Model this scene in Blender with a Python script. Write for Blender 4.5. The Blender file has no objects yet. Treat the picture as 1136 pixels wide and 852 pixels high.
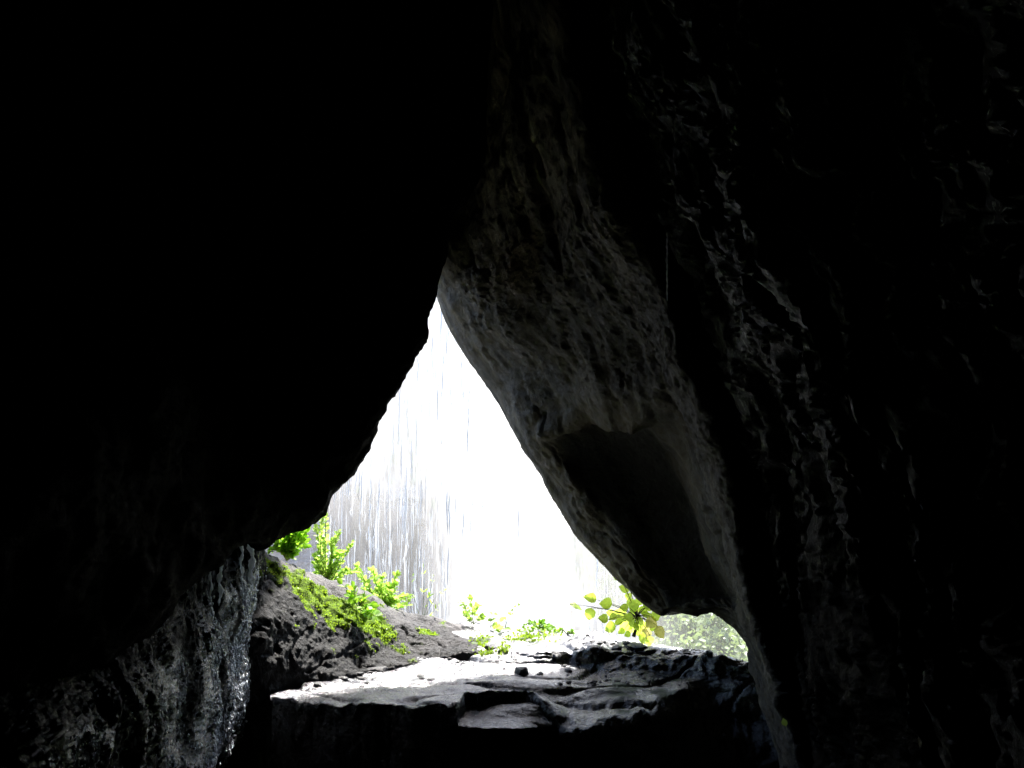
import bpy, math, random
import numpy as np
from mathutils import Vector, Matrix

random.seed(7)
RNG = np.random.default_rng(11)
S = bpy.context.scene
COL = S.collection

# ------------------------------------------------------------------ camera
F = 1115.0
PITCH = math.radians(5)
EYE = np.array([0.0, 0.0, 1.5])
CF = np.array([0, math.cos(PITCH), math.sin(PITCH)])
CU = np.array([0, -math.sin(PITCH), math.cos(PITCH)])
CR = np.array([1.0, 0, 0])
cam = bpy.data.cameras.new("camera")
cam.sensor_width = 36
cam.lens = 36 * F / 1136
cam.clip_start = 0.02
cam.clip_end = 2000
co = bpy.data.objects.new("camera", cam)
COL.objects.link(co)
co.location = EYE
co.rotation_euler = (math.radians(90) + PITCH, 0, 0)
S.camera = co


def at(px, py, Y):
    """world point at depth Y along a survey ray of the photograph"""
    d = CR * (px - 568) / F + CU * (426 - py) / F + CF
    return EYE + d * (Y / d[1])


# ------------------------------------------------------------------ noise
_perm = np.random.default_rng(3).permutation(256)
_perm = np.concatenate([_perm, _perm, _perm])
_grad = np.random.default_rng(4).normal(size=(256, 3))
_grad /= np.linalg.norm(_grad, axis=1)[:, None]


def perlin(p):
    p = np.asarray(p, float)
    i = np.floor(p).astype(int)
    f = p - i
    i &= 255
    w = f * f * f * (f * (f * 6 - 15) + 10)
    out = 0
    for dx in (0, 1):
        for dy in (0, 1):
            for dz in (0, 1):
                h = _perm[_perm[_perm[(i[..., 0] + dx) & 255] + ((i[..., 1] + dy) & 255)] + ((i[..., 2] + dz) & 255)]
                g = _grad[h]
                v = g[..., 0] * (f[..., 0] - dx) + g[..., 1] * (f[..., 1] - dy) + g[..., 2] * (f[..., 2] - dz)
                wx = w[..., 0] if dx else 1 - w[..., 0]
                wy = w[..., 1] if dy else 1 - w[..., 1]
                wz = w[..., 2] if dz else 1 - w[..., 2]
                out = out + v * wx * wy * wz
    return out * 1.5


def fbm(p, octs=4, lac=2.1, gain=0.5):
    a, s = 1.0, 0
    p = np.asarray(p, float)
    for k in range(octs):
        s = s + a * perlin(p + 17.3 * k)
        p = p * lac
        a *= gain
    return s


def ridged(p, octs=4, gain=0.5):
    a, s = 1.0, 0
    p = np.asarray(p, float)
    for k in range(octs):
        s = s + a * (1 - 2 * np.abs(perlin(p + 9.1 * k)))
        p = p * 2.1
        a *= gain
    return s


def sstep(a, b, x):
    t = np.clip((x - a) / (b - a), 0, 1)
    return t * t * (3 - 2 * t)


# ------------------------------------------------------------------ mesh helpers
def link(name, me, mat, parent=None):
    o = bpy.data.objects.new(name, me)
    COL.objects.link(o)
    for m in (mat if isinstance(mat, (list, tuple)) else [mat]):
        me.materials.append(m)
    if parent:
        o.parent = parent
    return o


def mesh_np(name, verts, faces, mat, parent=None, attrs=None, smooth=True):
    me = bpy.data.meshes.new(name)
    verts = np.asarray(verts, np.float32)
    faces = np.asarray(faces, np.int32)
    n, k = faces.shape
    me.vertices.add(len(verts))
    me.vertices.foreach_set("co", verts.ravel())
    me.loops.add(n * k)
    me.loops.foreach_set("vertex_index", faces.ravel())
    me.polygons.add(n)
    me.polygons.foreach_set("loop_start", np.arange(0, n * k, k, dtype=np.int32))
    me.polygons.foreach_set("use_smooth", np.full(n, smooth))
    for an, av in (attrs or {}).items():
        av = np.asarray(av, np.float32)
        if av.ndim == 1:
            a = me.attributes.new(an, 'FLOAT', 'POINT')
            a.data.foreach_set("value", av)
        else:
            a = me.attributes.new(an, 'FLOAT_VECTOR', 'POINT')
            a.data.foreach_set("vector", av.ravel())
    me.update(calc_edges=True)
    me.validate()
    return link(name, me, mat, parent)


def grid_faces(r, c):
    i = np.arange(r * c).reshape(r, c)
    return np.stack([i[:-1, :-1], i[:-1, 1:], i[1:, 1:], i[1:, :-1]], -1).reshape(-1, 4)


def hermite(P, counts):
    """interpolate P[K, ...] along axis 0; counts[k] samples in segment k"""
    K = len(P)
    seg = np.array([np.mean(np.linalg.norm(P[k + 1] - P[k], axis=-1)) for k in range(K - 1)]) + 1e-6
    t = np.concatenate([[0], np.cumsum(seg)])
    T = np.zeros_like(P)
    for k in range(K):
        if k == 0:
            T[k] = (P[1] - P[0]) / seg[0]
        elif k == K - 1:
            T[k] = (P[-1] - P[-2]) / seg[-1]
        else:
            a = (P[k] - P[k - 1]) / seg[k - 1]
            b = (P[k + 1] - P[k]) / seg[k]
            wgt = seg[k] / (seg[k - 1] + seg[k])
            T[k] = (a * wgt + b * (1 - wgt)) * 0.75
    out, par = [], []
    for k in range(K - 1):
        n = counts[k]
        for s in range(n + (k == K - 2)):
            u = s / n
            h00, h10 = 2 * u ** 3 - 3 * u ** 2 + 1, u ** 3 - 2 * u ** 2 + u
            h01, h11 = -2 * u ** 3 + 3 * u ** 2, u ** 3 - u ** 2
            out.append(h00 * P[k] + h10 * seg[k] * T[k] + h01 * P[k + 1] + h11 * seg[k] * T[k + 1])
            par.append(k + u)
    return np.array(out), np.array(par)


def loft(ctrl, rc, cc):
    """ctrl[R][C] of (px,py,Y) -> grid of world points and row/col parameters"""
    W = np.array([[at(*p) for p in row] for row in ctrl])
    G, rp = hermite(W, rc)
    G2, cp = hermite(np.swapaxes(G, 0, 1), cc)
    return np.swapaxes(G2, 0, 1), rp, cp


def normals(G, flip=False):
    a = np.gradient(G, axis=0)
    b = np.gradient(G, axis=1)
    n = np.cross(a, b)
    n /= np.linalg.norm(n, axis=-1)[..., None] + 1e-9
    return -n if flip else n


def toward(G, N, target=EYE):
    """orient normals to face the viewer side"""
    s = np.sum(N * (target - G), axis=-1)
    return N * np.sign(np.median(s))


def counts_for(ctrl, axis, step):
    W = np.array([[at(*p) for p in row] for row in ctrl])
    d = np.linalg.norm(np.diff(W, axis=axis), axis=-1)
    m = np.percentile(d, 75, axis=1 - axis)
    return [max(3, int(x / step)) for x in m]


def tag(o, label, cat, group=None):
    o['label'] = label
    o['category'] = cat
    if group:
        o['group'] = group
    return o


def structure(o):
    o['kind'] = 'structure'
    return o


def stuff(o, label, cat):
    o['kind'] = 'stuff'
    o['label'] = label
    o['category'] = cat
    return o


def empty(name, loc):
    o = bpy.data.objects.new(name, None)
    COL.objects.link(o)
    o.location = Vector(loc)
    o.empty_display_size = 0.05
    return o


def into(o, root):
    """parent a mesh built in world coordinates to a root Empty"""
    o.data.transform(Matrix.Translation(-Vector(root.location)))
    o.parent = root
    return o


# ------------------------------------------------------------------ materials
def new_mat(name):
    m = bpy.data.materials.new(name)
    m.use_nodes = True
    nt = m.node_tree
    return m, nt, nt.nodes, nt.links, nt.nodes["Principled BSDF"]


def noise_node(nt, scale, detail=6, rough=0.6, vec=None):
    n = nt.nodes.new("ShaderNodeTexNoise")
    n.inputs['Scale'].default_value = scale
    n.inputs['Detail'].default_value = detail
    n.inputs['Roughness'].default_value = rough
    if vec is not None:
        nt.links.new(vec, n.inputs['Vector'])
    return n


def ramp_node(nt, fac, stops):
    r = nt.nodes.new("ShaderNodeValToRGB")
    el = r.color_ramp.elements
    while len(el) < len(stops):
        el.new(0.5)
    for e, (p, c) in zip(el, stops):
        e.position = p
        e.color = (*c, 1) if len(c) == 3 else c
    nt.links.new(fac, r.inputs[0])
    return r


def rock_mat(name, dark, light, rough=(0.45, 0.75), scale=3.0, bump=0.6, bscale=30, spec=0.5,
             flow=None, fbump=0.3, bdist=0.03, moss=False, mosscol=(0.05, 0.10, 0.012), tone=False, speck=None, coat=0, rust=None):
    m, nt, N, L, P = new_mat(name)
    tc = N.new("ShaderNodeTexCoord")
    vec = tc.outputs['Object']
    if flow:
        at_ = N.new("ShaderNodeAttribute")
        at_.attribute_name = 'flow'
        mp = N.new("ShaderNodeMapping")
        mp.inputs['Scale'].default_value = flow
        L.new(at_.outputs['Vector'], mp.inputs['Vector'])
        fvec = mp.outputs['Vector']
    n1 = noise_node(nt, scale, 8, 0.65, vec)
    r1 = ramp_node(nt, n1.outputs['Fac'], [(0.32, dark), (0.55, tuple((a + b) / 2 for a, b in zip(dark, light))), (0.72, light)])
    col = r1.outputs[0]
    n2 = noise_node(nt, scale * 9, 6, 0.7, vec)
    r2 = ramp_node(nt, n2.outputs['Fac'], [(0.35, (0.45,) * 3), (0.65, (1.25,) * 3)])
    mx = N.new("ShaderNodeMixRGB")
    mx.blend_type = 'MULTIPLY'
    mx.inputs[0].default_value = 0.8
    L.new(col, mx.inputs[1])
    L.new(r2.outputs[0], mx.inputs[2])
    col = mx.outputs[0]
    if flow:
        n3 = noise_node(nt, 1.0, 8, 0.62, fvec)
        r3 = ramp_node(nt, n3.outputs['Fac'], [(0.36, (0.12,) * 3), (0.5, (0.7,) * 3), (0.66, (1.7,) * 3)])
        mx2 = N.new("ShaderNodeMixRGB")
        mx2.blend_type = 'MULTIPLY'
        mx2.inputs[0].default_value = 0.85
        L.new(col, mx2.inputs[1])
        L.new(r3.outputs[0], mx2.inputs[2])
        col = mx2.outputs[0]
    if rust:
        n4 = noise_node(nt, 1.7, 5, 0.6, vec)
        r4 = ramp_node(nt, n4.outputs['Fac'], [(0.5, (0, 0, 0)), (0.68, (0.75,) * 3)])
        mx3 = N.new("ShaderNodeMixRGB")
        mx3.inputs[2].default_value = (*rust, 1)
        L.new(r4.outputs[0], mx3.inputs[0])
        L.new(col, mx3.inputs[1])
        col = mx3.outputs[0]
    rr = N.new("ShaderNodeMapRange")
    rr.inputs[1].default_value = 0.35
    rr.inputs[2].default_value = 0.65
    rr.inputs[3].default_value = rough[0]
    rr.inputs[4].default_value = rough[1]
    L.new(n2.outputs['Fac'], rr.inputs[0])
    rsock = rr.outputs[0]
    if moss:
        ma = N.new("ShaderNodeAttribute")
        ma.attribute_name = 'moss'
        nm = noise_node(nt, 45, 4, 0.7, vec)
        mcol = ramp_node(nt, nm.outputs['Fac'], [(0.3, tuple(c * 0.35 for c in mosscol)), (0.55, mosscol), (0.75, tuple(c * 1.9 for c in mosscol))])
        mx4 = N.new("ShaderNodeMixRGB")
        L.new(ma.outputs['Fac'], mx4.inputs[0])
        L.new(col, mx4.inputs[1])
        L.new(mcol.outputs[0], mx4.inputs[2])
        col = mx4.outputs[0]
        mr = N.new("ShaderNodeMix")
        mr.inputs[3].default_value = 0.9
        L.new(ma.outputs['Fac'], mr.inputs[0])
        L.new(rsock, mr.inputs[2])
        rsock = mr.outputs[0]
    if speck:
        ns = noise_node(nt, speck[0], 3, 0.6, vec)
        if len(speck) > 3:
            mps = N.new("ShaderNodeMapping")
            mps.inputs['Scale'].default_value = speck[3]
            L.new(at_.outputs['Vector'], mps.inputs['Vector'])
            ns = noise_node(nt, 1.0, 5, 0.65, mps.outputs[0])
        rs = ramp_node(nt, ns.outputs['Fac'], [(speck[1], (0, 0, 0)), (speck[1] + 0.06, (1, 1, 1))])
        mx6 = N.new("ShaderNodeMixRGB")
        mx6.inputs[2].default_value = (*speck[2], 1)
        L.new(rs.outputs[0], mx6.inputs[0])
        L.new(col, mx6.inputs[1])
        col = mx6.outputs[0]
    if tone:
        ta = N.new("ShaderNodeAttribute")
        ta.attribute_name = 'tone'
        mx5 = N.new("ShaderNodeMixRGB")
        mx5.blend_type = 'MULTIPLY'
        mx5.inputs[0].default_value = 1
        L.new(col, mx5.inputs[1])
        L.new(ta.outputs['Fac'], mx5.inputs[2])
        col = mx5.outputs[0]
    L.new(col, P.inputs['Base Color'])
    L.new(rsock, P.inputs['Roughness'])
    P.inputs['Specular IOR Level'].default_value = spec
    if tone and speck:
        sm = N.new("ShaderNodeMath")
        sm.operation = 'MULTIPLY'
        sm.inputs[1].default_value = spec
        sm.use_clamp = True
        L.new(ta.outputs['Fac'], sm.inputs[0])
        L.new(sm.outputs[0], P.inputs['Specular IOR Level'])
        if coat:
            L.new(sm.outputs[0], P.inputs['Coat Weight'])
            P.inputs['Coat IOR'].default_value = coat
            P.inputs['Coat Roughness'].default_value = 0.07
    nb = noise_node(nt, bscale, 8, 0.7, vec)
    b = N.new("ShaderNodeBump")
    b.inputs['Strength'].default_value = bump
    b.inputs['Distance'].default_value = bdist
    L.new(nb.outputs['Fac'], b.inputs['Height'])
    nrm = b.outputs[0]
    if flow:
        b2 = N.new("ShaderNodeBump")
        b2.inputs['Strength'].default_value = fbump
        b2.inputs['Distance'].default_value = 0.03
        L.new(n3.outputs['Fac'], b2.inputs['Height'])
        L.new(nrm, b2.inputs['Normal'])
        nrm = b2.outputs[0]
    L.new(nrm, P.inputs['Normal'])
    L.new(nrm, P.inputs['Coat Normal'])
    return m


def leaf_mat(name, refl, trans, tf=0.5):
    m, nt, N, L, P = new_mat(name)
    out = N["Material Output"]
    geo = N.new("ShaderNodeTexCoord")
    nz = noise_node(nt, 14, 3, 0.6, geo.outputs['Object'])
    hsv = N.new("ShaderNodeHueSaturation")
    hsv.inputs['Color'].default_value = (*refl, 1)
    mr = N.new("ShaderNodeMapRange")
    mr.inputs[1].default_value = 0.3
    mr.inputs[2].default_value = 0.7
    mr.inputs[3].default_value = 0.55
    mr.inputs[4].default_value = 1.4
    L.new(nz.outputs['Fac'], mr.inputs[0])
    L.new(mr.outputs[0], hsv.inputs['Value'])
    L.new(hsv.outputs[0], P.inputs['Base Color'])
    P.inputs['Roughness'].default_value = 0.45
    P.inputs['Specular IOR Level'].default_value = 0.35
    tr = N.new("ShaderNodeBsdfTranslucent")
    tr.inputs[0].default_value = (*trans, 1)
    mix = N.new("ShaderNodeMixShader")
    mix.inputs[0].default_value = tf
    L.new(P.outputs[0], mix.inputs[1])
    L.new(tr.outputs[0], mix.inputs[2])
    L.new(mix.outputs[0], out.inputs[0])
    return m


def plain_mat(name, col, rough=0.6, spec=0.5, var=0.4, scale=20, trans=0.0):
    m, nt, N, L, P = new_mat(name)
    tc = N.new("ShaderNodeTexCoord")
    nz = noise_node(nt, scale, 5, 0.6, tc.outputs['Object'])
    r = ramp_node(nt, nz.outputs['Fac'], [(0.3, tuple(c * (1 - var) for c in col)), (0.7, tuple(min(1, c * (1 + var)) for c in col))])
    L.new(r.outputs[0], P.inputs['Base Color'])
    P.inputs['Roughness'].default_value = rough
    P.inputs['Specular IOR Level'].default_value = spec
    if trans:
        tr = N.new("ShaderNodeBsdfTranslucent")
        L.new(r.outputs[0], tr.inputs[0])
        mix = N.new("ShaderNodeMixShader")
        mix.inputs[0].default_value = trans
        L.new(P.outputs[0], mix.inputs[1])
        L.new(tr.outputs[0], mix.inputs[2])
        L.new(mix.outputs[0], N["Material Output"].inputs[0])
    return m


M_face = rock_mat("pale_rock", (0.10, 0.084, 0.058), (0.27, 0.232, 0.168), rough=(0.5, 0.85), scale=2.4, bump=0.9, bscale=34,
                  flow=(9, 2.4, 1), fbump=0.15, tone=True, rust=(0.17, 0.125, 0.06))
M_wall = rock_mat("dark_wet_rock", (0.012, 0.012, 0.011), (0.14, 0.14, 0.125), speck=(60, 0.56, (0.36, 0.37, 0.34), (70, 16, 1)), rough=(0.25, 0.6), scale=3, bump=1.0, bscale=26,  # pale elongated specks paint the streak highlights into the colour
                  flow=(10, 1.6, 1), fbump=0.5, tone=True)
M_over = rock_mat("shaded_rock", (0.002, 0.002, 0.002), (0.007, 0.007, 0.0065), rough=(0.6, 0.9), scale=4, bump=0.8, bscale=26, spec=0.01)  # near-black colour stands in for the shade on the overhang
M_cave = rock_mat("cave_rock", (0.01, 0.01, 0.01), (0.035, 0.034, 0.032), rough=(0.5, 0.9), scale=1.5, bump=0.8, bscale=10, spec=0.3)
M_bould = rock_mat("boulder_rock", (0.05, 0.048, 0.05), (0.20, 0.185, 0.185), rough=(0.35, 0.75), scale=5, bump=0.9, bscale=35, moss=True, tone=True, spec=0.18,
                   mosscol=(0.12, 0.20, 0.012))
M_ledge = rock_mat("wet_ledge_rock", (0.022, 0.024, 0.030), (0.12, 0.125, 0.145), rough=(0.06, 0.36), scale=6, bump=0.5, bscale=40, bdist=0.02, moss=True, tone=True,
                   mosscol=(0.05, 0.09, 0.012), spec=1.0)
M_drip = rock_mat("dripping_rock", (0.006, 0.006, 0.008), (0.07, 0.07, 0.075), speck=(60, 0.51, (0.74, 0.80, 0.95)), rough=(0.06, 0.22), scale=9, bump=1.0, bscale=75, bdist=0.02, moss=True, tone=True,  # blue-white specks in the colour imitate glints off the wet surface
                  mosscol=(0.03, 0.05, 0.01), spec=1.0, coat=1.9, flow=(16, 2.2, 1), fbump=0.2)
M_stone = rock_mat("stone", (0.03, 0.03, 0.033), (0.13, 0.125, 0.125), rough=(0.2, 0.6), scale=9, bump=0.7, bscale=50)
M_cliff = rock_mat("cliff_rock", (0.24, 0.225, 0.245), (0.52, 0.49, 0.52), rough=(0.5, 0.9), scale=1.2, bump=0.8, bscale=9)
M_block = rock_mat("cliff_block_rock", (0.06, 0.054, 0.062), (0.17, 0.155, 0.17), rough=(0.5, 0.9), scale=2, bump=0.8, bscale=9)
M_ground = rock_mat("river_bed", (0.10, 0.10, 0.09), (0.28, 0.27, 0.25), rough=(0.5, 0.9), scale=1, bump=0.6, bscale=6)
M_hill = plain_mat("hill_earth", (0.09, 0.12, 0.06), 0.9, 0.2, 0.5, 3)
M_leafA = leaf_mat("fresh_leaf", (0.34, 0.52, 0.08), (0.60, 0.84, 0.15), 0.55)
M_leafB = leaf_mat("green_leaf", (0.22, 0.42, 0.035), (0.36, 0.64, 0.045), 0.55)
M_leafY = leaf_mat("yellow_leaf", (0.60, 0.56, 0.14), (0.88, 0.80, 0.24))
M_leafH = leaf_mat("hill_leaf", (0.17, 0.23, 0.10), (0.20, 0.27, 0.09), 0.4)
M_leafS = leaf_mat("backlit_leaf", (0.38, 0.54, 0.07), (0.74, 0.95, 0.12), 0.65)
M_moss = leaf_mat("moss_leaf", (0.25, 0.39, 0.022), (0.34, 0.50, 0.03), 0.4)
M_stem = plain_mat("stem_bark", (0.10, 0.085, 0.04), 0.7, 0.3)
M_gstem = plain_mat("green_stem", (0.16, 0.22, 0.05), 0.6, 0.3)
M_water = plain_mat("falling_water", (0.85, 0.87, 0.9), 0.25, 0.5, 0.08, 5, trans=0.5)


def sheet_mat():
    m, nt, N, L, P = new_mat("water_curtain")
    out = N["Material Output"]
    tc = N.new("ShaderNodeTexCoord")
    mp = N.new("ShaderNodeMapping")
    mp.inputs['Scale'].default_value = (14, 14, 1.8)
    L.new(tc.outputs['Object'], mp.inputs['Vector'])
    n1 = noise_node(nt, 1.0, 7, 0.7, mp.outputs[0])
    mp2 = N.new("ShaderNodeMapping")
    mp2.inputs['Scale'].default_value = (3, 3, 0.8)
    L.new(tc.outputs['Object'], mp2.inputs['Vector'])
    n2 = noise_node(nt, 1.0, 4, 0.6, mp2.outputs[0])
    de = N.new("ShaderNodeAttribute")
    de.attribute_name = 'veil'
    ad = N.new("ShaderNodeMath")
    ad.operation = 'ADD'
    L.new(n1.outputs['Fac'], ad.inputs[0])
    L.new(de.outputs['Fac'], ad.inputs[1])
    s2 = N.new("ShaderNodeMath")
    s2.operation = 'MULTIPLY_ADD'
    s2.inputs[1].default_value = 0.5
    L.new(n2.outputs['Fac'], s2.inputs[0])
    L.new(ad.outputs[0], s2.inputs[2])
    mr = N.new("ShaderNodeMapRange")
    mr.inputs[1].default_value = 1.15
    mr.inputs[2].default_value = 1.5
    L.new(s2.outputs[0], mr.inputs[0])
    hz = N.new("ShaderNodeAttribute")
    hz.attribute_name = 'haze'
    mm = N.new("ShaderNodeMath")
    mm.operation = 'MAXIMUM'
    L.new(mr.outputs[0], mm.inputs[0])
    L.new(hz.outputs['Fac'], mm.inputs[1])
    df = N.new("ShaderNodeBsdfDiffuse")
    df.inputs[0].default_value = (0.95, 0.935, 0.91, 1)
    tr = N.new("ShaderNodeBsdfTranslucent")
    tr.inputs[0].default_value = (0.95, 0.935, 0.91, 1)
    mw = N.new("ShaderNodeMixShader")
    mw.inputs[0].default_value = 0.55
    L.new(df.outputs[0], mw.inputs[1])
    L.new(tr.outputs[0], mw.inputs[2])
    tp = N.new("ShaderNodeBsdfTransparent")
    mx = N.new("ShaderNodeMixShader")
    L.new(mm.outputs[0], mx.inputs[0])
    L.new(tp.outputs[0], mx.inputs[1])
    L.new(mw.outputs[0], mx.inputs[2])
    L.new(mx.outputs[0], out.inputs[0])
    return m


M_sheet = sheet_mat()

# ------------------------------------------------------------------ right side: hanging rock + dark wall (one surface, two bodies)
Sx = [(430, -160, 6.0), (447, 60, 5.95), (468, 230, 5.9), (481, 316, 5.85), (502, 374, 5.78), (542, 430, 5.7), (567, 472, 5.62), (594, 512, 5.55),
      (616, 556, 5.47), (635, 590, 5.4), (665, 620, 5.32), (694, 650, 5.25), (720, 672, 5.18), (734, 681, 5.12), (748, 677, 5.08), (766, 681, 5.03),
      (789, 678, 4.95), (800, 684, 4.9), (813, 697, 4.82), (824, 712, 4.74), (833, 736, 4.62), (845, 770, 4.45), (857, 810, 4.25), (868, 860, 4.05), (880, 940, 3.8)]
Ax = [(505, -160, 5.5), (515, 60, 5.5), (520, 230, 5.45), (520, 318, 5.4), (540, 358, 5.32), (578, 412, 5.25), (600, 462, 5.2), (612, 492, 5.22),
      (640, 535, 5.18), (660, 567, 5.14), (690, 605, 5.08), (712, 637, 5.04), (731, 662, 5.02), (739, 675, 5.0), (753, 673, 4.97), (770, 676, 4.92),
      (792, 674, 4.86), (803, 682, 4.8), (817, 695, 4.7), (828, 712, 4.62), (838, 738, 4.5), (850, 772, 4.33), (863, 812, 4.15), (874, 862, 3.97), (886, 942, 3.75)]
Bx = [(530, -160, 5.1), (550, 60, 5.1), (560, 230, 5.0), (572, 312, 4.95), (595, 350, 4.9), (632, 404, 4.85), (650, 448, 4.82), (662, 470, 5.05),
      (690, 517, 5.08), (712, 556, 5.05), (734, 595, 5.0), (752, 628, 4.97), (768, 656, 4.95), (775, 668, 4.92), (783, 668, 4.88), (792, 672, 4.83),
      (802, 673, 4.76), (810, 682, 4.7), (823, 696, 4.6), (833, 713, 4.5), (844, 740, 4.38), (856, 774, 4.22), (868, 815, 4.05), (880, 864, 3.88), (891, 943, 3.7)]
Cx = [(552, -160, 4.7), (580, 60, 4.7), (605, 225, 4.6), (630, 302, 4.52), (655, 342, 4.48), (685, 396, 4.45), (702, 440, 4.42), (715, 466, 4.75),
      (738, 503, 4.85), (762, 547, 4.86), (777, 587, 4.85), (789, 621, 4.85), (801, 650, 4.84), (808, 663, 4.82), (811, 664, 4.76), (814, 670, 4.7),
      (815, 675, 4.62), (820, 684, 4.55), (830, 698, 4.45), (840, 714, 4.37), (850, 742, 4.26), (862, 776, 4.1), (874, 817, 3.95), (885, 866, 3.8), (896, 944, 3.65)]
Dx = [(572, -160, 4.3), (612, 60, 4.25), (648, 222, 4.15), (685, 298, 4.08), (708, 340, 4.05), (730, 392, 4.02), (748, 438, 4.0), (762, 470, 4.1),
      (778, 507, 4.2), (793, 550, 4.25), (805, 590, 4.27), (813, 621, 4.28), (820, 647, 4.3), (824, 660, 4.3), (827, 664, 4.28), (829, 670, 4.25),
      (830, 678, 4.22), (834, 687, 4.18), (840, 699, 4.12), (848, 714, 4.06), (857, 741, 3.97), (868, 776, 3.85), (879, 815, 3.75), (889, 864, 3.64), (900, 943, 3.52)]
Ex = [(595, -160, 3.9), (645, 60, 3.85), (692, 218, 3.75), (725, 292, 3.7), (745, 336, 3.68), (765, 388, 3.66), (787, 436, 3.65), (800, 474, 3.66),
      (810, 512, 3.7), (818, 554, 3.74), (824, 590, 3.78), (829, 621, 3.8), (834, 645, 3.82), (837, 658, 3.82), (839, 664, 3.82), (841, 671, 3.81),
      (844, 680, 3.8), (847, 689, 3.78), (851, 700, 3.76), (856, 715, 3.73), (864, 740, 3.69), (875, 774, 3.63), (886, 812, 3.56), (896, 862, 3.48), (908, 942, 3.38)]
ctrlR = []
for s, a, b, c, d, e in zip(Sx, Ax, Bx, Cx, Dx, Ex):
    px, py, Y = e
    low = max(0.0, min(1.0, (py - 430) / 300))
    row = [(s[0] + 190 - 130 * low, s[1] - 60, s[2] + 0.55), (s[0] + 45 - 20 * low, s[1] - 14, s[2] + 0.28), s, a, b, c, d, e,
           (px + 26, py + 2, Y + 0.02), (px + 75, py - 6, Y - 0.28), (px + 165, py - 20, Y - 1.0), (px + 330, py - 45, Y - 1.45),
           (px + 640, py - 80, 1.55), (px + 1500, py - 150, 0.85), (px + 5200, py - 400, 0.22)]
    ctrlR.append(row)
rc = [26, 30, 24, 16, 16, 16, 14, 14, 14, 12, 12, 10, 8, 6, 5, 6, 6, 6, 6, 8, 12, 14, 16, 14]
cc = [8, 10, 22, 22, 22, 26, 30, 14, 20, 36, 44, 34, 12, 8]
G, rp, cp = loft(ctrlR, rc, cc)
NR, NC = G.shape[:2]
Nn = toward(G, normals(G))
arcv = np.cumsum(np.linalg.norm(np.gradient(G, axis=0), axis=-1), axis=0)
arcu = np.cumsum(np.linalg.norm(np.gradient(G, axis=1), axis=-1), axis=1)
arcu = np.broadcast_to(np.median(arcu[: int(NR * .6)], axis=0)[None, :], (NR, NC))
arcv = np.broadcast_to(np.median(arcv[:, 60:190], axis=1)[:, None], (NR, NC))
flowR = np.stack([arcu, arcv, np.zeros_like(arcu)], -1)
cpar = np.broadcast_to(cp[None, :], (NR, NC))
rpar = np.broadcast_to(rp[:, None], (NR, NC))
wallw = sstep(7.0, 8.5, cpar)
big = fbm(G * 1.6, 3) * 0.07
med = fbm(G * 4.0 + 3, 6, gain=0.55) * 0.017
strat = ridged(np.stack([arcu * 3.2 + 0.5 * fbm(G * 2, 2), arcv * 0.55, np.zeros_like(arcu)], -1), 4) * 0.012
wstr = ridged(np.stack([arcu * 6 + 0.8 * fbm(G * 2.5, 3), arcv * 0.5, np.full_like(arcu, 5.0)], -1), 5, 0.6) * 0.05
edge = 0.35 + 0.65 * sstep(0.05, 0.6, np.abs(cpar - 2))
disp = (big * 0.8 + med + strat) * edge * (1 - wallw) + (big + med * 0.6 + wstr) * wallw
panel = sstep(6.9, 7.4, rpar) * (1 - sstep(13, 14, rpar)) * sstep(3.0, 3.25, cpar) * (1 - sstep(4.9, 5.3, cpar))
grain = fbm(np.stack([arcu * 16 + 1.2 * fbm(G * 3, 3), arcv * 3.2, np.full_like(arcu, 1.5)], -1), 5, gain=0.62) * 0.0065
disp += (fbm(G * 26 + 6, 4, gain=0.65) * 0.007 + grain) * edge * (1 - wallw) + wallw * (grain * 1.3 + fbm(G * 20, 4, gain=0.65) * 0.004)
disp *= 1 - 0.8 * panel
# bedding steps running down the face
wob = 0.28 * fbm(np.stack([0 * arcu, arcv * 1.3, np.full_like(arcu, 4.4)], -1), 4)
for c0, amp, r0, r1 in ((4.7, 0.02, -1, 6.0), (5.75, 0.02, 0.5, 12.5), (2.5, 0.016, 3.0, 12.5)):
    disp -= amp * (sstep(c0 - 0.06, c0 + 0.06, cpar + wob) - sstep(c0 + 0.06, c0 + 0.9, cpar + wob)) * sstep(r0, r0 + 1, rpar) * (1 - sstep(r1 - 1, r1, rpar)) * (1 - panel)
# broken lip over the dark recess
lip = np.exp(-((rpar - 6.55) / 0.35) ** 2) * sstep(2.8, 3.1, cpar) * (1 - sstep(5.0, 5.6, cpar))
disp += lip * 0.07
# fissures along the strata
fis = np.exp(-(np.abs(perlin(np.stack([arcu * 1.5, arcv * 0.35, np.full_like(arcu, 2.2)], -1) + 0.25 * fbm(G * 3, 3)[..., None])) / 0.035) ** 2)
disp -= fis * 0.014 * (1 - wallw) * edge * (1 - panel)
G = G + Nn * disp[..., None]
split = int(np.argmin(np.abs(cp - 7.25)))
toneR = (1 - 0.88 * panel) * (1 - 0.22 * sstep(5, 8, rpar)) * (1 + 1.8 * (1 - sstep(1.0, 4.0, rpar)))  # shade of the hollow and light on the upper face painted into the colour
toneR = toneR * (1 - wallw + wallw * (1 - 0.85 * sstep(8, 14, rpar)) * (0.35 + 1.6 * sstep(-0.1, 0.4, fbm(np.stack([arcu * 2.2, arcv * 0.6, np.full_like(arcu, 9.5)], -1), 3))))  # lower wall darkened in the colour as painted shade
idx = np.arange(NR * NC).reshape(NR, NC)


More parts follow.
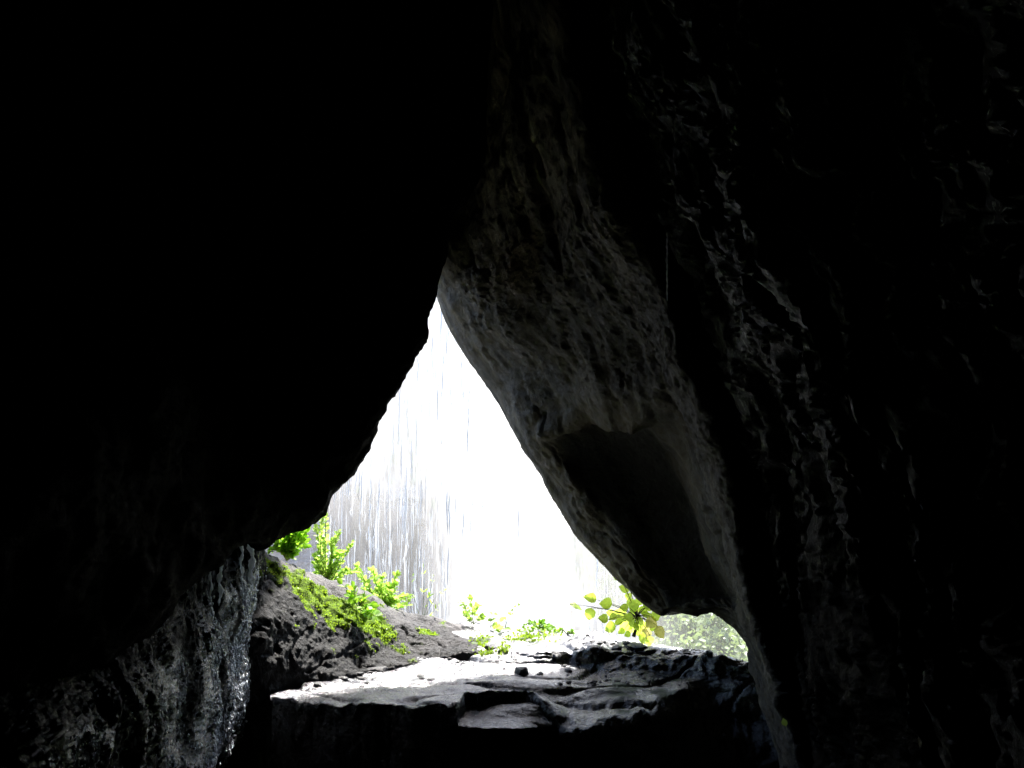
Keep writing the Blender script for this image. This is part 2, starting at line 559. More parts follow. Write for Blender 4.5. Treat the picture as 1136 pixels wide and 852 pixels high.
def sub(c0, c1, name, mat):
    g = G[:, c0:c1 + 1]
    return mesh_np(name, g.reshape(-1, 3), grid_faces(g.shape[0], g.shape[1]), mat, attrs={'flow': flowR[:, c0:c1 + 1].reshape(-1, 3), 'tone': toneR[:, c0:c1 + 1].ravel()})


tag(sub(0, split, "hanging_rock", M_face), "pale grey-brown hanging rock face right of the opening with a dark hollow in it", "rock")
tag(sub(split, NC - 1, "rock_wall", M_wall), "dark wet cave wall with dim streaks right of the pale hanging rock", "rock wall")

# ------------------------------------------------------------------ left overhang
Le = [(560, -170), (546, -20), (544, 47), (537, 117), (530, 185), (516, 216), (500, 236), (489, 263), (481, 300), (477, 322), (472, 349), (468, 374), (455, 408), (434, 437),
      (414, 468), (402, 497), (384, 524), (366, 545), (347, 567), (322, 575), (302, 586), (289, 598), (276, 606), (260, 620), (243, 633), (215, 650), (187, 675), (155, 700),
      (115, 730), (56, 765), (0, 826), (-60, 900), (-160, 1000)]
nL = len(Le)
ctrlL = []
for k, (px, py) in enumerate(Le):
    t = k / (nL - 1)
    Y = 4.75 - 0.35 * min(1, k / 18) - max(0, k - 18) / 14 * 1.9
    dirx, diry = (-1, 0) if k < 9 else (-math.cos(min(1.15, (k - 9) * 0.09)), -math.sin(min(1.15, (k - 9) * 0.09)))
    row = [(px + dirx * 170, py + diry * 170, Y + 1.35), (px + dirx * 45, py + diry * 45, Y + 0.6), (px + dirx * 8, py + diry * 8, Y + 0.16), (px, py, Y),
           (px + dirx * 16, py + diry * 16, Y - 0.1), (px + dirx * 70, py + diry * 70, Y - 0.26), (px + dirx * 200, py + diry * 200, Y - 0.6),
           (-150 + 60 * t, -200 + 700 * t, 2.9 - 0.4 * t), (-700, -300 + 900 * t, 1.6), (-4000, -900 + 1800 * t, 0.35)]
    ctrlL.append(row)
rcL = [12] + [8] * (nL - 2)
ccL = [8, 10, 10, 8, 14, 24, 30, 10, 6]
GL, rpL, cpL = loft(ctrlL, rcL, ccL)
NL = toward(GL, normals(GL))
cl = np.broadcast_to(cpL[None, :], GL.shape[:2])
e = 0.5 + 0.5 * sstep(0, 1, np.abs(cl - 3))
GL = GL + NL * ((fbm(GL * 1.7 + 8, 3) * 0.09 * e + fbm(GL * 7 + 1, 4) * 0.022 + ridged(GL * 14, 3) * 0.007))[..., None]
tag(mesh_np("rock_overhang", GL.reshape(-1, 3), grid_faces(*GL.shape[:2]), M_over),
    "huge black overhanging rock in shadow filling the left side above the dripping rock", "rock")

# ------------------------------------------------------------------ cave shell
def shell():
    V, Fc = [], []
    x0, x1, y0, y1, z0, z1 = -6.0, 6.0, -4.0, 5.75, -0.55, 4.2

    def face(o, a, b, na, nb):
        o, a, b = map(np.array, (o, a, b))
        g = o + np.linspace(0, 1, na)[:, None, None] * a + np.linspace(0, 1, nb)[None, :, None] * b
        base = sum(len(v) for v in V)
        V.append(g.reshape(-1, 3))
        Fc.append(grid_faces(na, nb) + base)
    dx, dy, dz = (x1 - x0, 0, 0), (0, y1 - y0, 0), (0, 0, z1 - z0)
    face((x0, y0, z1), dx, dy, 70, 60)
    face((x0, y0, z0), dy, dz, 60, 30)
    face((x1, y0, z0), dy, dz, 60, 30)
    face((x0, y0, z0), dx, dz, 70, 30)
    # outer face with the mouth of the cave left open
    inner = [(470, 285), (520, 330), (570, 400), (600, 440), (640, 500), (680, 560), (720, 610), (770, 640), (840, 640), (880, 680), (900, 760), (910, 900),
             (560, 900), (225, 900), (190, 780), (190, 660), (235, 560), (320, 520), (365, 470), (400, 420), (435, 350)]
    n = 140
    ip = np.array([at(px, py, 5.75) for px, py in inner])
    ip = np.vstack([ip, ip[:1]])
    d = np.concatenate([[0], np.cumsum(np.linalg.norm(np.diff(ip, axis=0), axis=1))])
    tt = np.linspace(0, d[-1], n)
    ring = np.stack([np.interp(tt, d, ip[:, k]) for k in range(3)], -1)
    cen = np.array([0.05, 5.75, 1.2])
    outer = []
    for q in ring:
        v = q - cen
        s = min(abs(((6.4 if v[0] > 0 else -6.4) - cen[0]) / (v[0] + 1e-9)), abs(((4.35 if v[2] > 0 else -1.2) - cen[2]) / (v[2] + 1e-9)))
        s = max(s, 1.02)
        outer.append(cen + v * s)
    outer = np.array(outer)
    g = ring[None] + (outer - ring)[None] * (np.linspace(0, 1, 26) ** 1.3)[:, None, None]
    base = sum(len(v) for v in V)
    V.append(g.reshape(-1, 3))
    Fc.append(grid_faces(26, n) + base)
    V = np.vstack(V)
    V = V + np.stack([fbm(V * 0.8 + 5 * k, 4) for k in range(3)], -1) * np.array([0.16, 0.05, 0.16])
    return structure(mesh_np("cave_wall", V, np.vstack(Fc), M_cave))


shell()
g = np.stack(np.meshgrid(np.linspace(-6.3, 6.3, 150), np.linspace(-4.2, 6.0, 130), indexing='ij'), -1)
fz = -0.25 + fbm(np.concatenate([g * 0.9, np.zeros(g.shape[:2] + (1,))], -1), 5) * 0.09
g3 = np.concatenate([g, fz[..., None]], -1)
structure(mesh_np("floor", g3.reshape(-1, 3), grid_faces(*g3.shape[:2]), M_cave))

# ------------------------------------------------------------------ ledge
def zY(py, z):
    a = math.atan((py - 426) / F) - PITCH
    return (1.5 - z) / math.tan(a)


cols = [  # px: (front bottom), front edge, just behind, mid, rim foot, rim top, behind rim, far edge
    (300, [(790, 4.55), (779, 4.55), (774, 4.6), (765, 4.7), (752, 4.85), (745, 4.95), (735, 5.15), (720, 5.5)]),
    (344, [(850, 4.48), (779, 4.47), (775, 4.52), (766, 4.65), (745, 5.05), (735, 5.2), (722, 5.5), (705, 5.9)]),
    (430, [(850, 4.47), (780, 4.47), (776, 4.53), (762, 4.78), (735, 5.25), (725, 5.4), (710, 5.65), (694, 6.05)]),
    (505, [(850, 4.45), (781, 4.45), (776, 4.53), (760, 4.8), (732, 5.3), (722, 5.45), (706, 5.75), (691, 6.1)]),
    (516, [(850, 4.62), (770, 4.62), (766, 4.7), (752, 4.93), (731, 5.32), (721, 5.46), (706, 5.75), (691, 6.1)]),
    (566, [(850, 4.74), (763, 4.74), (760, 4.8), (748, 5.0), (730, 5.32), (722, 5.38), (710, 5.65), (697, 6.1)]),
    (600, [(850, 4.64), (775, 4.66), (770, 4.72), (753, 4.95), (731, 5.28), (721, 5.32), (712, 5.6), (700, 6.1)]),
    (628, [(850, 4.55), (803, 4.55), (780, 4.72), (756, 4.95), (732, 5.28), (721, 5.31), (712, 5.6), (701, 6.1)]),
    (660, [(850, 4.55), (799, 4.57), (778, 4.75), (758, 4.95), (742, 5.2), (720, 5.25), (713, 5.45), (704, 6.05)]),
    (700, [(850, 4.58), (790, 4.63), (772, 4.8), (757, 4.98), (742, 5.15), (726, 5.2), (719, 5.35), (710, 5.95)]),
    (740, [(850, 4.65), (776, 4.78), (766, 4.88), (756, 5.0), (745, 5.1), (729, 5.15), (724, 5.3), (717, 5.8)]),
    (757, [(850, 4.7), (766, 4.86), (760, 4.92), (753, 5.0), (746, 5.06), (728, 5.12), (725, 5.25), (721, 5.7)]),
    (775, [(850, 4.75), (775, 4.9), (760, 4.95), (750, 4.99), (742, 5.02), (726, 5.08), (725, 5.2), (723, 5.5)]),
    (800, [(850, 4.75), (790, 4.85), (770, 4.9), (755, 4.93), (745, 4.96), (732, 5.0), (731, 5.1), (730, 5.4)]),
    (832, [(850, 4.7), (800, 4.75), (775, 4.8), (760, 4.85), (748, 4.9), (738, 4.92), (738, 5.0), (739, 5.3)]),
    (880, [(850, 4.6), (810, 4.65), (780, 4.7), (765, 4.75), (755, 4.8), (748, 4.85), (748, 4.95), (750, 5.2)]),
    (980, [(850, 4.5), (830, 4.55), (800, 4.6), (785, 4.65), (775, 4.7), (768, 4.75), (768, 4.85), (770, 5.1)])]
ctrlG = []
for px, k in cols:
    far = k[-1]
    bot = at(px, k[1][0], k[1][1])
    low = at(px, 900, k[0][1])
    ctrlG.append([(px, 950, k[0][1] + 0.05)] + [(px, py, Y) for py, Y in k] + [(px, far[0] + 12, far[1] + 0.35), (px, far[0] + 90, far[1] + 0.8)])
rcG = [18, 34, 28, 5, 16, 16, 8, 18, 18, 18, 10, 10, 12, 14, 14, 14]
ccG = [5, 14, 8, 26, 26, 12, 16, 22, 8, 5]
GG, rpG, cpG = loft(ctrlG, rcG, ccG)
# keep the profile creases tight
NG = toward(GG, normals(GG), np.array([0, 3.0, 4.0]))
cG = np.broadcast_to(cpG[None, :], GG.shape[:2])
rG = np.broadcast_to(rpG[:, None], GG.shape[:2])
top = sstep(1.9, 2.4, cG)
PXs = np.interp(rpG, np.arange(len(cols)), [c[0] for c in cols])[:, None] + 0 * cG
lay = fbm(np.stack([GG[..., 0] * 2.2, GG[..., 1] * 6.5, GG[..., 2] * 10], -1), 5, gain=0.55) * 0.020
steps = np.abs(perlin(np.stack([GG[..., 0] * 1.4 + 3, GG[..., 1] * 4.0, 0 * cG], -1)))
lay = lay - 0.028 * np.exp(-(steps / 0.05) ** 2)
rough = fbm(GG * 13 + 4, 4) * 0.016
rw = sstep(6.6, 7.6, cG) * 0.9 + sstep(540, 480, PXs) * 0.0
rw = np.clip(rw + sstep(4.7, 5.3, cG) * sstep(590, 620, PXs) * 0.9, 0, 1.2)
front = 1 - top
dG = lay * top * 0.8 + rough * (0.12 + rw) * top + front * fbm(GG * 5, 4) * 0.02
GG = GG + NG * dG[..., None]
toneG = 0.04 + 0.96 * sstep(1.7, 2.1, cG)  # front face, rim and right end get their shade from the colour
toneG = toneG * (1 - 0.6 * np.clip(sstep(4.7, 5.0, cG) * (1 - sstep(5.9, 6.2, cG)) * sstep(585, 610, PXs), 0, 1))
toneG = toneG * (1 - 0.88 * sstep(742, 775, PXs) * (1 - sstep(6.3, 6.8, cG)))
# chipped, uneven front lip
lipw = np.exp(-((cG - 1.9) / 0.8) ** 2) + 0.4 * np.exp(-((cG - 5) / 0.8) ** 2)
lx = np.stack([GG[..., 0] * 5, 0 * cG, 0 * cG + 3], -1)
GG[..., 1] += lipw * (fbm(lx, 5, gain=0.6) * 0.05 + fbm(GG * 9, 4) * 0.03)
GG[..., 2] -= lipw * np.abs(fbm(lx * 1.7 + 5, 4)) * 0.022
mossG = np.zeros_like(cG)
mn = fbm(GG * 9, 4)
mossG += sstep(655, 690, PXs) * (1 - sstep(745, 760, PXs)) * sstep(1.9, 2.3, cG) * (1 - sstep(4.2, 4.8, cG)) * sstep(-0.1, 0.3, mn) * 0.8
mossG += sstep(500, 525, PXs) * (1 - sstep(550, 575, PXs)) * sstep(4.9, 5.4, cG) * (1 - sstep(6.9, 7.3, cG)) * sstep(-0.15, 0.2, mn)
mossG += sstep(560, 580, PXs) * (1 - sstep(612, 632, PXs)) * sstep(6.6, 7.1, cG) * (1 - sstep(7.9, 8.1, cG)) * sstep(-0.2, 0.2, mn)
mossG = np.clip(mossG, 0, 1)
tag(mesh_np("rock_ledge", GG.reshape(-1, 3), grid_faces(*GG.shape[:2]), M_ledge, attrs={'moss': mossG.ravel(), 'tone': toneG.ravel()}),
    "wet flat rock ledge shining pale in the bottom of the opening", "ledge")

# slab under the notch
ctrlS = []
for px, yb, yf, Yb, Yf in [(508, 788, 806, 4.6, 4.44), (520, 785, 807, 4.64, 4.42), (560, 783, 808, 4.66, 4.42), (596, 783, 807, 4.68, 4.5), (625, 792, 804, 4.76, 4.62)]:
    zt = 0.36
    ctrlS.append([(px, 950, Yf + 0.05), (px, yf + 10, Yf + 0.03), (px, yf, Yf), (px, yf - 6, Yf + 0.05), (px, (yb + yf) / 2, (Yb + Yf) / 2 + .02), (px, yb, Yb), (px, yb - 4, Yb + 0.3)])
GS, rs, cs = loft(ctrlS, [14, 26, 22, 18], [6, 4, 8, 12, 12, 5])
NS = toward(GS, normals(GS), np.array([0, 3.0, 4.0]))
GS[..., 1] += np.exp(-((cs[None, :] - 2.2) / 0.9) ** 2) * fbm(np.stack([GS[..., 0] * 6, 0 * GS[..., 0], 0 * GS[..., 0] + 8], -1), 5) * 0.05
GS = GS + NS * (fbm(np.stack([GS[..., 0] * 3, GS[..., 1] * 9, GS[..., 2] * 9], -1), 4) * 0.016)[..., None]
tag(mesh_np("stone_slab", GS.reshape(-1, 3), grid_faces(*GS.shape[:2]), M_ledge, attrs={'moss': np.zeros(GS.shape[0] * GS.shape[1]), 'tone': np.broadcast_to(0.1 + 1.2 * sstep(1.6, 2.2, cs)[None, :], GS.shape[:2]).ravel()}),  # slab's lit top and shaded front painted in as tone
    "low grey stone slab beneath the dark notch in the ledge's front edge", "slab")

# ------------------------------------------------------------------ mossy boulder
B_back = [(240, 600, 5.3), (290, 625, 5.6), (340, 655, 5.9), (400, 672, 6.05), (445, 690, 6.2), (490, 702, 6.35), (548, 712, 6.5)]
B_crest = [(255, 592, 4.9), (292, 607, 5.1), (342, 637, 5.4), (398, 657, 5.6), (445, 680, 5.78), (490, 689, 5.95), (545, 701, 6.05)]
B_sh = [(258, 602, 4.8), (298, 620, 4.98), (343, 648, 5.26), (398, 670, 5.47), (442, 688, 5.64), (486, 695, 5.8), (542, 706, 5.9)]
B_m1 = [(262, 628, 4.7), (308, 655, 4.85), (350, 678, 5.08), (398, 695, 5.3), (438, 705, 5.46), (480, 706, 5.62), (536, 712, 5.7)]
B_m2 = [(266, 665, 4.58), (308, 697, 4.7), (350, 717, 4.93), (392, 727, 5.12), (434, 726, 5.28), (476, 720, 5.42), (530, 717, 5.5)]
B_m3 = [(262, 700, 4.5), (300, 735, 4.62), (345, 752, 4.82), (392, 747, 5.0), (436, 738, 5.15), (478, 730, 5.3), (530, 724, 5.38)]
B_base = [(252, 780, 4.48), (298, 800, 4.62), (345, 790, 4.85), (396, 765, 5.0), (438, 752, 5.15), (480, 742, 5.3), (532, 734, 5.38)]
B_un = [(250, 950, 4.5), (298, 950, 4.7), (345, 900, 4.95), (396, 820, 5.1), (438, 800, 5.25), (480, 790, 5.4), (532, 780, 5.5)]
GB, rb, cb = loft([B_back, B_crest, B_sh, B_m1, B_m2, B_m3, B_base, B_un], [10, 14, 26, 34, 26, 20, 10], [34, 42, 42, 36, 36, 36])
NB = toward(GB, normals(GB))
rB = np.broadcast_to(rb[:, None], GB.shape[:2])
cB = np.broadcast_to(cb[None, :], GB.shape[:2])
mb = fbm(GB * 7, 4)
band = np.exp(-((rB - (1.7 + 0.32 * cB)) / 0.75) ** 2) * (1 - sstep(3.0, 4.6, cB)) + 0.45 * np.exp(-((rB - 3.1) / 0.6) ** 2) * sstep(2.4, 3.2, cB) * (1 - sstep(4.2, 5.2, cB))
band = band + 0.5 * np.exp(-((rB - 2.6) / 0.6) ** 2) * np.exp(-((cB - 5.0) / 0.5) ** 2)
mossB = sstep(0.40, 0.72, band + 0.8 * mb + 0.3 * fbm(GB * 20, 3))
lump = np.clip(fbm(GB * 22 + 3, 3), -0.3, 1)
dB = fbm(GB * 3, 3) * 0.035 + fbm(np.stack([GB[..., 0] * 5, GB[..., 1] * 9, GB[..., 2] * 12], -1) + 2, 5) * 0.018 + mossB * (0.006 + 0.012 * lump)
low = sstep(2.6, 3.6, rB)
dB += low * fbm(GB * 24, 4) * 0.010
crk = np.exp(-(np.abs(perlin(GB * np.array([2.0, 2.0, 5]) + 0.3 * fbm(GB * 4, 2)[..., None])) / 0.04) ** 2)
dB -= crk * 0.012
GB = GB + NB * dB[..., None]
toneB = 0.05 + 0.95 * (1 - sstep(1.6, 2.9, rB + 0.6 * fbm(GB * 5, 3))) + 0.3 * sstep(3.4, 4.5, cB)  # lower flank darkened in the colour to stand in for its shade
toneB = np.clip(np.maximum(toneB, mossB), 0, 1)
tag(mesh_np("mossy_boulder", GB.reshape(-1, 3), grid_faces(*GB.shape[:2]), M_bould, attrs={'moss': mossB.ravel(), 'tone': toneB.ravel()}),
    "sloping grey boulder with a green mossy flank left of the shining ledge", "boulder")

# ------------------------------------------------------------------ dripping rock, bottom left
W0 = [(300, 560, 4.9), (278, 580, 4.62), (245, 600, 4.3), (200, 625, 3.95), (140, 660, 3.5), (60, 720, 3.0), (-60, 780, 2.5), (-400, 900, 1.7)]
W1 = [(290, 615, 4.85), (280, 625, 4.62), (250, 645, 4.28), (205, 672, 3.9), (150, 705, 3.45), (70, 760, 2.95), (-50, 820, 2.45), (-400, 1000, 1.65)]
W2 = [(285, 650, 4.95), (281, 668, 4.66), (254, 690, 4.25), (212, 715, 3.85), (160, 745, 3.4), (88, 785, 2.92), (-40, 850, 2.4), (-400, 1080, 1.6)]
W3 = [(275, 690, 5.05), (268, 705, 4.7), (248, 730, 4.22), (210, 752, 3.8), (165, 780, 3.36), (100, 815, 2.9), (-30, 880, 2.36), (-400, 1150, 1.55)]
W4 = [(272, 760, 5.05), (266, 785, 4.65), (246, 800, 4.18), (212, 815, 3.76), (172, 830, 3.34), (105, 850, 2.88), (-30, 920, 2.33), (-400, 1200, 1.5)]
W5 = [(250, 880, 5.0), (240, 880, 4.6), (225, 890, 4.15), (205, 900, 3.73), (175, 915, 3.32), (105, 930, 2.86), (-30, 990, 2.3), (-400, 1300, 1.45)]
GW, rw_, cw_ = loft([W0, W1, W2, W3, W4, W5], [18, 40, 44, 70, 50], [24, 60, 66, 66, 66, 40, 10])
NW = toward(GW, normals(GW))
au = np.cumsum(np.linalg.norm(np.gradient(GW, axis=1), axis=-1), axis=1)
av = np.cumsum(np.linalg.norm(np.gradient(GW, axis=0), axis=-1), axis=0)
au = np.broadcast_to(np.median(au, axis=0)[None, :], au.shape)
av = np.broadcast_to(np.median(av, axis=1)[:, None], av.shape)
flowW = np.stack([au, av, 0 * au], -1)
rod = ridged(np.stack([au * 4.5 + 0.5 * fbm(GW * 3, 2), av * 0.8, 0 * au], -1), 3) * 0.045
dW = fbm(GW * 2.5 + 6, 3) * 0.05 + rod * 0.45 + fbm(GW * np.array([16, 16, 5]) + 1, 4) * 0.009 + fbm(GW * 40, 3) * 0.006
GW = GW + NW * dW[..., None]
cW = np.broadcast_to(cw_[None, :], GW.shape[:2])
rW = np.broadcast_to(rw_[:, None], GW.shape[:2])
nW = fbm(np.stack([au * 4.5, av * 0.8, 0 * au + 3], -1), 4)
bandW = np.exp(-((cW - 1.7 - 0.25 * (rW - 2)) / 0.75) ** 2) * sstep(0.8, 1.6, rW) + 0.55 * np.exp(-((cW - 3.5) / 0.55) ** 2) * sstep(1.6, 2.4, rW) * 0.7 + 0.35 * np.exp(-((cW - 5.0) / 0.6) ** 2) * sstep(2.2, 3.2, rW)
toneW = np.clip(0.025 + 1.6 * bandW * sstep(-0.3, 0.3, nW + 0.2 * bandW), 0, 1.25)  # bright bands painted where the rock glitters, the rest kept dark
mossW = sstep(0.15, 0.5, fbm(GW * 3 + 12, 3)) * 0.5
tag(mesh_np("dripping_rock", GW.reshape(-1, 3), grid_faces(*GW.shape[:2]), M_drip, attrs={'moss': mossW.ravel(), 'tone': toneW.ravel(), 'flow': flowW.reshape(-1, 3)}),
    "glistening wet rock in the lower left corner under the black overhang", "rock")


# ------------------------------------------------------------------ tubes, stones, leaves
def tube(pts, radii, sides=7):
    pts = np.array(pts, float)
    n = len(pts)
    T = np.gradient(pts, axis=0)
    T /= np.linalg.norm(T, axis=1)[:, None] + 1e-9
    ref = np.array([0.3, 0.9, 0.2]) if abs(T[0, 2]) > 0.5 else np.array([0, 0, 1.0])
    V = []
    for k in range(n):
        a = np.cross(T[k], ref)
        a /= np.linalg.norm(a) + 1e-9
        b = np.cross(T[k], a)
        for s in range(sides):
            th = 2 * math.pi * s / sides
            V.append(pts[k] + radii[k] * (math.cos(th) * a + math.sin(th) * b))
    Fc = []
    for k in range(n - 1):
        for s in range(sides):
            Fc.append((k * sides + s, k * sides + (s + 1) % sides, (k + 1) * sides + (s + 1) % sides, (k + 1) * sides + s))
    return np.array(V), np.array(Fc)


def merge(parts):
    V, Fc, b = [], [], 0
    for v, f in parts:
        V.append(v)
        Fc.append(np.asarray(f) + b)
        b += len(v)
    return np.vstack(V), np.vstack(Fc)


LEAF_V = np.array([(0, 0, 0), (-0.30, 0.28, 0.05), (0, 0.30, -0.02), (0.30, 0.28, 0.05), (-0.34, 0.62, 0.05), (0, 0.62, -0.03), (0.34, 0.62, 0.05), (0, 1.0, -0.08)])
LEAF_F = np.array([(0, 2, 1, 1), (0, 3, 2, 2), (1, 2, 5, 4), (2, 3, 6, 5), (4, 5, 7, 7), (5, 6, 7, 7)])
LEAF_T = np.array([(0, 2, 1), (0, 3, 2), (1, 2, 5), (1, 5, 4), (2, 3, 6), (2, 6, 5), (4, 5, 7), (5, 6, 7)])


def leaf(base, direction, normal, size, width=1.0):
    d = np.array(direction, float)
    d /= np.linalg.norm(d)
    nn = np.array(normal, float)
    nn -= d * nn.dot(d)
    nn /= np.linalg.norm(nn) + 1e-9
    x = np.cross(d, nn)
    return base + size * (LEAF_V[:, :1] * width * x + LEAF_V[:, 1:2] * d + LEAF_V[:, 2:] * nn), LEAF_T


def fine_leaf(base, direction, normal, size, width=1.0, seed=0):
    rr = np.random.default_rng(seed)
    d = np.array(direction, float)
    d /= np.linalg.norm(d)
    nn = np.array(normal, float)
    nn -= d * nn.dot(d)
    nn /= np.linalg.norm(nn) + 1e-9
    x = np.cross(d, nn)
    fold, curl, bend = rr.uniform(0.05, 0.28), rr.uniform(-0.05, 0.35), rr.normal() * 0.10
    V, n = [], 13
    for k in range(n):
        t = k / (n - 1)
        hw = width * 0.40 * (math.sin(math.pi * t ** 0.72) ** 0.85) * (1 + 0.05 * rr.normal()) if 0 < k < n - 1 else 0.004
        c = base + size * (d * t + nn * (-curl * t * t) + x * bend * t * (1 - t) * 2)
        for q in (-1, -0.5, 0, 0.5, 1):
            V.append(c + size * (x * q * hw + nn * fold * hw * abs(q) + nn * 0.02 * rr.normal() * (q != 0)))
    Fc = []
    for k in range(n - 1):
        for q in range(4):
            a = k * 5 + q
            Fc += [(a, a + 1, a + 6), (a, a + 6, a + 5)]
    return np.array(V), np.array(Fc)


def plant(name, label, cat, base, stems, leaf_size, per, mat, group=None, width=1.0, seed=1, stemr=0.004, face=(0, -0.6, 0.8), mstem=None):
    """stems: list of tip points; leaves in pairs along the outer part of every stem"""
    r = np.random.default_rng(seed)
    base = np.array(base)
    root = empty(name, base)
    tag(root, label, cat, group)
    st, lv = [], []
    if cat in ('bush', 'fern'):
        stems = list(stems) + [np.array(t) + r.normal(size=3) * np.array([0.035, 0.05, 0.035]) for t in stems] + [base + (np.array(t) - base) * 0.6 + r.normal(size=3) * 0.03 for t in stems]
    for tip in stems:
        tip = np.array(tip)
        mid = (base + tip) / 2 + np.array([0, 0, 0.25 * np.linalg.norm(tip - base)]) + r.normal(size=3) * 0.02
        tt = np.linspace(0, 1, 9)[:, None]
        c = (1 - tt) ** 2 * base + 2 * tt * (1 - tt) * mid + tt ** 2 * tip
        st.append(tube(c, np.linspace(stemr, stemr * 0.35, 9), 5))
        for k in range(int(per * 1.5 + 0.5)):
            f = 0.25 + 0.75 * (k + 0.5) / int(per * 1.5 + 0.5)
            q = (1 - f) ** 2 * base + 2 * f * (1 - f) * mid + f ** 2 * tip
            tg = (tip - base) / (np.linalg.norm(tip - base) + 1e-9)
            for sgn in (-1, 1):
                side = np.cross(tg, np.array(face) + r.normal(size=3) * 0.3)
                d = tg * (0.5 + 0.4 * r.random()) + sgn * side * (0.6 + 0.6 * r.random()) + r.normal(size=3) * 0.25
                lv.append(leaf(q, d, np.array(face) + r.normal(size=3) * 0.55, leaf_size * (0.6 + 0.7 * r.random()), width))
        lv.append(leaf(tip, tip - mid, np.array(face) + r.normal(size=3) * 0.4, leaf_size, width))
    into(mesh_np("stem", *merge(st), mstem or M_gstem), root)
    into(mesh_np("foliage", *merge(lv), mat), root)
    return root


def ico(sub=4):
    import bmesh
    bm = bmesh.new()
    bmesh.ops.create_icosphere(bm, subdivisions=sub, radius=1)
    V = np.array([v.co[:] for v in bm.verts])
    Fc = np.array([[v.index for v in f.verts] for f in bm.faces])
    bm.free()
    return V, Fc


ICO = ico(4)
ICO3 = ico(3)


def stone(name, label, cat, loc, size, seed, mat=None, group=None, rotz=0.0, flat=False):
    V, Fc = ICO if max(size) > 0.03 else ICO3
    r = np.random.default_rng(seed)
    v = V.copy()
    # chip flat facets off a lump
    for _ in range(16):
        n = r.normal(size=3)
        n /= np.linalg.norm(n)
        h = 0.42 + 0.36 * r.random()
        d = np.clip(v @ n - h, 0, None)
        v -= d[:, None] * n * 0.9
    v *= (1 + 0.12 * fbm(v * 1.5 + seed, 3))[:, None]
    v = v * np.array(size)
    c, s = math.cos(rotz), math.sin(rotz)
    v = v @ np.array([[c, s, 0], [-s, c, 0], [0, 0, 1]])
    o = mesh_np(name, v, Fc, mat or M_stone)
    o.location = Vector(loc)
    return tag(o, label, cat, group)


STONES = [
    ((577, 744, 5.06), (0.050, 0.045, 0.036), 3, "rounded dark stone sitting alone on the shining ledge"),
    ((420, 741, 5.12), (0.085, 0.06, 0.022), 5, "flat dark stone at the foot of the mossy boulder"),
    ((707, 709, 5.3), (0.066, 0.05, 0.036), 8, "chunky black stone at the foot of the leafy shrub"),
    ((683, 714, 5.3), (0.045, 0.04, 0.022), 12, "low black stone just left of the shrub's chunky stone"),
    ((722, 717, 5.27), (0.034, 0.03, 0.016), 14, "small dark stone just right of the shrub's chunky stone"),
    ((737, 720, 5.24), (0.036, 0.03, 0.020), 15, "small dark stone beneath the tip of the hanging rock"),
    ((786, 724, 5.06), (0.036, 0.03, 0.018), 19, "dark stone on the ledge rim in front of the hillside"),
    ((618, 723, 5.28), (0.034, 0.03, 0.022), 21, "dark knob of stone on the ledge rim left of centre"),
    ((545, 719, 5.42), (0.062, 0.05, 0.020), 23, "flat dark stone beside the moss tuft on the ledge"),
    ((632, 757, 4.93), (0.018, 0.016, 0.010), 25, "dark pebble on the ledge right of the lone stone"),
    ((622, 763, 4.88), (0.022, 0.016, 0.010), 26, "larger dark pebble on the ledge just below another pebble"),
    ((597, 689, 6.0), (0.05, 0.04, 0.020), 29, "grey stone under the plants on the ledge's far edge"),
]
TOP = GG[(cG > 2.1) & (cG < 8.2)]


def snap(p, sink=0.0):
    d = np.hypot(TOP[:, 0] - p[0], TOP[:, 1] - p[1])
    near = TOP[d < max(0.03, d.min() * 1.2)]
    return np.array([p[0], p[1], np.median(near[:, 2]) - sink])


for (px, py, Y), sz, sd, lb in STONES:
    stone("pebble" if max(sz) < 0.03 else "stone", lb, "pebble" if max(sz) < 0.03 else "stone", snap(at(px, py, Y), -0.25 * sz[2]), sz, sd, rotz=sd * 0.7,
          group="loose stones on the ledge")

def gravel():
    r = np.random.default_rng(88)
    import bmesh
    bm = bmesh.new()
    bmesh.ops.create_icosphere(bm, subdivisions=1, radius=1)
    bv = np.array([v.co[:] for v in bm.verts])
    bf = np.array([[v.index for v in f.verts] for f in bm.faces])
    bm.free()
    foot = np.exp(-((cG - 4.9) / 0.5) ** 2) * sstep(330, 360, PXs) * (1 - sstep(560, 600, PXs)) + 1.1 * np.exp(-((cG - 6.9) / 0.5) ** 2) * sstep(560, 600, PXs) * (1 - sstep(740, 780, PXs)) \
        + 0.5 * np.exp(-((cG - 4.4) / 0.5) ** 2) * sstep(590, 640, PXs) * (1 - sstep(720, 750, PXs))
    foot = foot * sstep(-0.05, 0.5, fbm(GG * 6 + 7, 3))
    w_ = (foot / foot.sum()).ravel()
    k = r.choice(w_.size, 420, p=w_)
    parts = []
    for p in GG.reshape(-1, 3)[k]:
        a = 0.004 + 0.012 * r.random() ** 3
        v = bv * (1 + 0.3 * r.normal(size=(len(bv), 1))) * np.array([a * 1.3, a, a * 0.6])
        parts.append((p + np.array([r.normal() * 0.02, r.normal() * 0.02, a * 0.2]) + v, bf))
    stuff(mesh_np("gravel", *merge(parts), M_stone, smooth=False), "dark grit and gravel caught in the cracks of the ledge", "gravel")


gravel()

